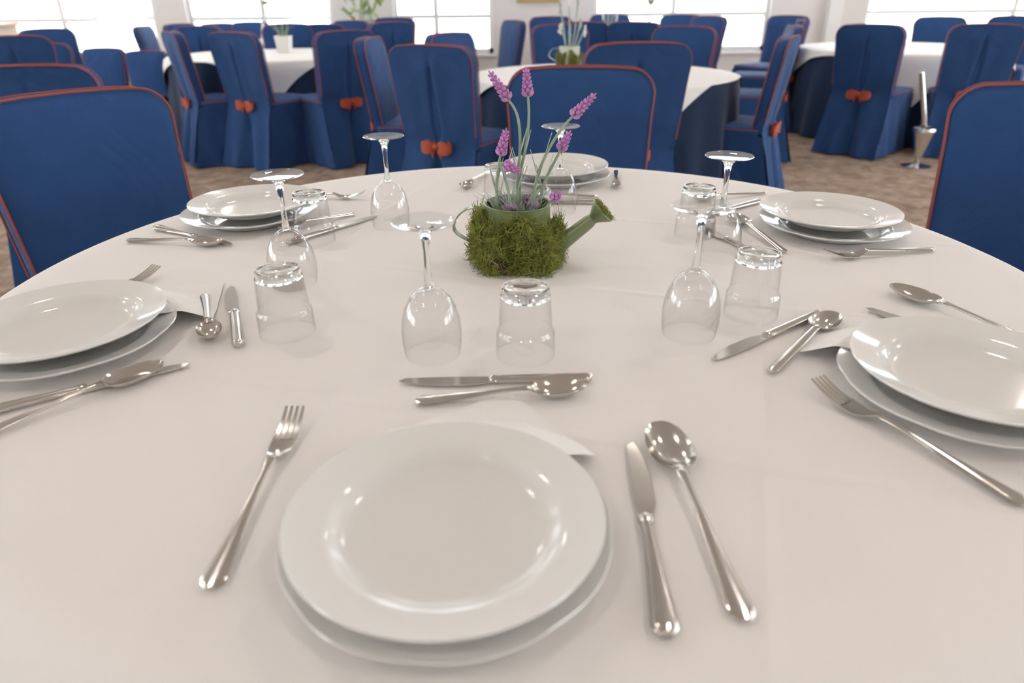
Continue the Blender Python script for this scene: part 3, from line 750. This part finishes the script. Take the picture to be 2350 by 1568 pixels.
def sprig(base, pts, head_len, label, mhead='lavender', nb=7, leaf=True):
    """pts: stem points from the can upward (absolute); flower head follows the last direction"""
    t = thing('lavender_sprig', label, 'flower', base, 0, 'artificial lavender sprigs'); b0 = Vector(base)
    # smooth the stem
    P = [Vector(q) - b0 for q in pts]; S = []
    for i in range(len(P) - 1):
        p0, p1, p2, p3 = P[max(0, i - 1)], P[i], P[i + 1], P[min(len(P) - 1, i + 2)]
        for k in range(6):
            s = k / 6; S.append(.5 * ((2 * p1) + (p2 - p0) * s + (2 * p0 - 5 * p1 + 4 * p2 - p3) * s * s + (3 * p1 - p0 - 3 * p2 + p3) * s ** 3))
    S.append(P[-1]); MB().tube(S, lambda q: .0028 - .0011 * q, 7).build('stem', 'stem_green', t)
    d = (S[-1] - S[-4]).normalized(); a = Vector((1, 0, 0)) if abs(d.x) < .8 else Vector((0, 1, 0)); u = d.cross(a).normalized(); w = d.cross(u)
    hd = MB(); hd.tube([S[-1], S[-1] + d * head_len], .0016, 6)
    for k in range(nb):
        s = k / (nb - 1); c = S[-1] + d * (head_len * (.02 + .95 * s)); rr = .0060 * (1 - .55 * s)
        for j in range(5):
            an = 2 * pi * j / 5 + k * .63; o = (u * cos(an) + w * sin(an))
            hd.blob(c + o * rr, (.0029 * (1 - .3 * s), .0047 * (1 - .25 * s)), o * .8 + d, 5, 4)
    hd.blob(S[-1] + d * (head_len + .001), (.0015, .005), d, 5, 4)
    hd.build('flower_head', mhead, t)
    cal = MB()
    for j in range(4):
        an = 2 * pi * j / 4 + .4; o = u * cos(an) + w * sin(an); p0 = S[-1] - d * .002
        cal.tube([p0, p0 + o * .005 + d * .004, p0 + o * .008 + d * .011], lambda q: .0016 * (1 - .7 * q), 5)
    cal.build('calyx', 'stem_green', t)
    if leaf:
        for fr, sg in ((.18, 1), (.30, -1), (.42, 1)):
            q = S[int(fr * (len(S) - 1))]; o = Vector((sg * .8, rnd.uniform(-.6, .6), 0)).normalized(); lf = []
            for k in range(7):
                s = k / 6; hw = .0034 * sin(pi * min(.97, s + .06)); c = q + o * (.012 * s) + Vector((0, 0, .040 * s)); n_ = o.cross(Vector((0, 0, 1)))
                lf.append([c - n_ * hw, c + o * .0006, c + n_ * hw, c - o * .0006])
            MB().loft(lf).build('leaf', 'pale_leaf', t)
    return t
zb = TZ + .078
def S_(dx, z, dy=0): return (CX + dx, CY + dy, z)
# positions: x offset from the can axis, height
sprig(S_(-.002, zb), [S_(-.002, zb), S_(.0, .88), S_(.004, .935), S_(.0, .975), S_(-.014, .999)], .040, 'tall lavender sprig with purple head leaning left, leftmost of the tall three')
sprig(S_(.006, zb, .008), [S_(.006, zb, .008), S_(.003, .88, .008), S_(.013, .93, .008), S_(.017, .97, .008), S_(.0155, 1.003, .008)], .032, 'tall straight lavender sprig with upright pink-purple head, middle of the tall three')
sprig(S_(.022, zb, -.005), [S_(.022, zb, -.005), S_(.028, .88, -.005), S_(.045, .925, -.005), S_(.066, .958, -.005), S_(.082, .975, -.005)], .038, 'lavender sprig bending far right with pink-purple head, rightmost of the tall three')
sprig(S_(-.030, zb, -.006), [S_(-.030, zb, -.006), S_(-.032, .87, -.006), S_(-.028, .905, -.006), S_(-.0245, .922, -.006)], .032, 'short lavender sprig at left with narrow pale head above two leaves')
sprig(S_(-.012, zb, -.016), [S_(-.012, zb, -.016), S_(-.013, .86, -.016), S_(-.022, .902, -.016), S_(-.024, .909, -.016), S_(-.018, .907, -.016)], .022, 'short lavender sprig with a nodding deep purple head', nb=6)
sprig(S_(.032, zb, .010), [S_(.032, zb, .010), S_(.040, .87, .010), S_(.056, .905, .010), S_(.066, .925, .010)], .024, 'short lavender sprig at right with small loose head below the bending one', nb=5)
sprig(S_(.030, zb, -.020), [S_(.030, zb, -.020), S_(.044, .845, -.020), S_(.054, .856, -.020)], .012, 'tiny lavender bud near the can rim at right', nb=4, leaf=False)
fo = thing('lavender_foliage', 'grey-green tuft of lavender leaves and buds filling the watering can', 'foliage', (CX, CY, zb))
for k in range(84):
    a = rnd.random() * 6.283; r = .040 * math.sqrt(rnd.random()); b = Vector((r * cos(a), r * sin(a), -.008)); o = Vector((cos(a), sin(a), 0)); ln = rnd.uniform(.024, .05); sp = rnd.uniform(.2, .75); lf = []
    for i in range(6):
        s = i / 5; hw = .0030 * sin(pi * min(.97, s + .06)); c = b + Vector((0, 0, ln * (s - .3 * sp * s * s))) + o * (ln * sp * s * s); n_ = o.cross(Vector((0, 0, 1)))
        lf.append([c - n_ * hw, c + o * .0005, c + n_ * hw, c - o * .0005])
    MB().loft(lf).build('leaf', 'pale_leaf', fo)
for k in range(9):
    a = rnd.random() * 6.283; r = .034 * math.sqrt(rnd.random()); mb = MB(); c = Vector((r * cos(a), r * sin(a), .006))
    for j in range(14): mb.blob(c + Vector((rnd.gauss(0, .0035), rnd.gauss(0, .0035), rnd.uniform(0, .016))), (.0018, .004), (rnd.gauss(0, .5), rnd.gauss(0, .5), 1), 5, 3)
    mb.build('bud_cluster', 'dusty_lavender', fo)

# ------------------------------------------------------------------ things on the far tables and round the room
def far_can(x, y, z, sc, label, flabel):
    can(x, y, z, sc, R_(-10), label, 'pale_tin', False)
    t = thing('dried_flower_bunch', flabel, 'flowers', (x, y, z + .075 * sc))
    for k, (dx, h) in enumerate(((-.05, .20), (-.01, .235), (.035, .215), (-.045, .11), (.05, .13), (.07, .10), (.0, .10))):
        e = Vector((dx * sc, rnd.uniform(-.02, .02), h * sc)); b = Vector((dx * .3 * sc, 0, -.01))
        MB().tube([b, b.lerp(e, .5) + Vector((.004, 0, 0)), e], .0035 * sc, 6).build('stem', 'pale_leaf', t)
        mb = MB()
        for j in range(10): mb.blob(e + Vector((rnd.gauss(0, .004), rnd.gauss(0, .004), (j - 7) * .006)) * 1.0, (.005 * sc, .008 * sc), None, 6, 4)
        mb.build('seed_head', 'pot_white' if k % 2 else 'pale_leaf', t)
far_can(.40, 4.95, .7006, 1.35, 'pale watering can with moss on the middle round table', 'pale dried flower stalks standing in the can on the middle table')
far_can(1.05, 8.05, .7006, 1.3, 'small pale can on the farthest round table', 'pale dried stalks in the can on the farthest table')
t = thing('flower_pot', 'white square pot on the left round table', 'pot', (-1.98, 6.62, .7006))
MB().loft([[(sx * r, sy * r, z) for sx, sy in ((-1, -1), (1, -1), (1, 1), (-1, 1))] for r, z in ((.05, 0), (.062, .13), (.064, .135), (.056, .135), (.052, .12))]).build('pot_body', 'pot_white', t, smooth=False)
MB().box(-.05, .05, -.05, .05, .112, .121).build('soil', 'soil', t, smooth=False)
g = thing('grass_tuft', 'thin green grass growing from the white square pot', 'plant', (-1.98, 6.62, .82))
for k in range(26):
    a = rnd.random() * 6.283; ln = rnd.uniform(.06, .16); sp = rnd.uniform(.1, .9)
    MB().tube([(.03 * cos(a), .03 * sin(a), 0), (.03 * cos(a) + ln * .3 * sp * cos(a), .03 * sin(a) + ln * .3 * sp * sin(a), ln * .7), (.03 * cos(a) + ln * sp * cos(a), .03 * sin(a) + ln * sp * sin(a), ln * .8)], lambda q: .003 * (1 - .8 * q), 4).build('blade', 'leaf_green', g)
# drooping flower on a thin stem and vase (rear-left table), tulip-like dried flower (farthest table)
def vase_flower(x, y, z, h, droop, label_v, label_f, pm):
    v = tag(MB().lathe([(.0001, 0), (.035, 0), (.04, .02), (.03, .10), (.014, .17), (.016, .19), (.012, .185), (.010, .17), (.02, .1), (.0001, .03)], 24).build('bud_vase', 'pot_white', loc=(x, y, z)), label_v, 'vase')
    f = thing('vase_flower', label_f, 'flower', (x, y, z + .1))
    e = Vector((droop, 0, h - .1)); MB().tube([(0, 0, 0), (droop * .2, 0, (h - .1) * .6), e + Vector((0, 0, .02 if droop else 0)), e], .0035, 6).build('stem', 'dried_petal' if droop else 'pot_white', f)
    for k in range(6):
        a = 2 * pi * k / 6; o = Vector((cos(a), sin(a), 0)); mb = MB(); mb.blob(e + o * .022 + Vector((0, 0, .03 if not droop else -.012)), (.014, .036 if not droop else .022), o * .5 + Vector((0, 0, 1)), 8, 6); mb.build('petal', pm, f)
vase_flower(-2.70, 8.35, .7006, .40, .06, 'white bud vase on the rear-left round table', 'brown drooping flower in the vase on the rear-left table', 'dried_petal')
vase_flower(1.50, 8.10, .7006, .33, 0, 'slender white bud vase at the right of the farthest table', 'brown dried tulip-like flower before the right-middle window', 'dried_petal')
# tall leafy plant by the middle window
pt_ = thing('plant_pot', 'tall white planter between the second and middle windows', 'planter', (-1.72, 9.15, 0))
MB().lathe([(.0001, 0), (.15, 0), (.19, .40), (.195, .42), (.175, .42), (.17, .36), (.0001, .36)], 32).build('planter_body', 'pot_white', pt_)
MB().lathe([(.0001, .355), (.171, .362), (.171, .366), (.0001, .372)], 24).build('soil', 'soil', pt_)
lp = thing('leafy_plant', 'tall pale green leafy plant beside the middle window', 'plant', (-1.72, 9.15, .37))
for k in range(7): MB().tube([(rnd.uniform(-.03, .03), rnd.uniform(-.03, .03), 0), (rnd.uniform(-.08, .08), rnd.uniform(-.08, .08), .5), (rnd.uniform(-.14, .14), rnd.uniform(-.12, .12), 1.05)], lambda q: .008 * (1 - .6 * q), 6).build('stem', 'stem_green', lp)
lfm = MB().loft([[(-w, 0, s * .16), (0, .004 * sin(s * 3), s * .16), (w, 0, s * .16), (0, -.002, s * .16)] for s, w in ((0, .002), (.2, .016), (.45, .026), (.7, .02), (1, .001))]).mesh('leaf', 'leaf_green')
for k in range(110):
    o = obj('leaf', lfm, lp, (rnd.gauss(0, .10), rnd.gauss(0, .08), rnd.uniform(.48, 1.15))); o.rotation_euler = (rnd.uniform(.3, 1.7), rnd.uniform(-.6, .6), rnd.random() * 6.283)
# sideboard at far left with blue flowers in a vase
sb = thing('sideboard', 'brown wooden sideboard at the far left under the window', 'sideboard', (-6.75, 9.1, 0))
MB().box(-.75, .72, -.22, .22, .06, .86).build('body', 'brown_wood', sb, smooth=False)
MB().box(-.78, .75, -.25, .24, .86, .89).build('top', 'brown_wood', sb, smooth=False)
for k in range(3):
    for j in range(3):
        d_ = MB().box(-.72 + .48 * k, -.27 + .48 * k, -.24, -.221, .10 + .25 * j, .33 + .25 * j).build('drawer', 'brown_wood', sb, smooth=False)
        MB().tube([(-.56 + .48 * k, -.242, .215 + .25 * j), (-.55 + .48 * k, -.265, .215 + .25 * j), (-.44 + .48 * k, -.265, .215 + .25 * j), (-.43 + .48 * k, -.242, .215 + .25 * j)], .008, 8).build('drawer_handle', 'pot_white', d_)
for sx in (-.7, .67):
    for sy in (-.18, .18): MB().tube([(sx, sy, 0), (sx, sy, .06)], .022, 10).build('foot', 'brown_wood', sb)
bv = tag(MB().lathe([(.0001, 0), (.05, 0), (.06, .03), (.035, .08), (.03, .1), (.026, .1), (.03, .06), (.0001, .02)], 24).build('flower_vase', 'pot_white', loc=(-6.46, 9.1, .8905)), 'small white vase on the brown sideboard', 'vase')
bf = thing('blue_flower', 'dark blue flower at the top left corner above the sideboard', 'flower', (-6.46, 9.1, .93))
MB().tube([(0, 0, 0), (.01, 0, .09), (.03, 0, .14)], .004, 6).build('stem', 'stem_green', bf)
for k in range(6):
    a = 2 * pi * k / 6; MB().blob((.03 + .04 * cos(a), .03 * sin(a), .15 + .012 * sin(a * 2)), (.016, .045), (cos(a), sin(a) * .7, -.25), 8, 6).build('petal', 'blue_petal', bf)
# gold framed picture on the back wall
pf = thing('framed_picture', 'gold framed picture on the wall between the middle windows', 'picture', (.37, YB - .001, 1.055))
for (x0, x1, z0, z1) in ((-.26, .26, 0, .035), (-.26, .26, .385, .42), (-.26, -.225, .035, .385), (.225, .26, .035, .385)):
    MB().box(x0, x1, -.03, 0, z0, z1).build('frame_rail', 'gold_frame', pf, smooth=False)
MB().box(-.225, .225, -.012, -.002, .035, .385).build('canvas', 'canvas', pf, smooth=False)
# chrome stand between the chairs of the right-hand table
st = thing('chrome_stand', 'chrome floor stand with flared cup between the chairs of the right-hand table', 'stand', (2.93, 5.02, 0))
MB().lathe([(.0001, 0), (.10, 0), (.10, .008), (.03, .022), (.018, .03), (.0001, .03)], 32).build('base', 'chrome', st)
MB().lathe([(.018, .028), (.022, .06), (.045, .16), (.06, .22), (.068, .25), (.066, .262), (.03, .268), (.0001, .268)], 32).build('flared_cup', 'chrome', st)
MB().lathe([(.068, .248), (.075, .256), (.072, .272), (.05, .276)], 32).build('collar', 'chrome', st)
MB().tube([(0, 0, .26), (-.12, 0, .64)], .016, 16).build('pole', 'chrome', st)
# roller blinds in the two left windows
for (x0, x1, zb_, lb) in ((-5.2, -4.46, .94, 'white sheer roller blind in the right half of the leftmost window'), (-2.75, -2.26, .955, 'white sheer roller blind at the right of the second window')):
    b = thing('roller_blind', lb, 'blind', ((x0 + x1) / 2, YB - .03, 0)); hw = (x1 - x0) / 2
    MB().box(-hw, hw, -.002, .002, zb_, 2.34).build('blind_cloth', 'sheer_blind', b, smooth=False)
    MB().box(-hw, hw, -.008, .008, zb_ - .02, zb_).build('bottom_bar', 'white_frame', b, smooth=False)
    MB().tube([(-hw, 0, 2.36), (hw, 0, 2.36)], .03, 12).build('roller', 'white_frame', b)
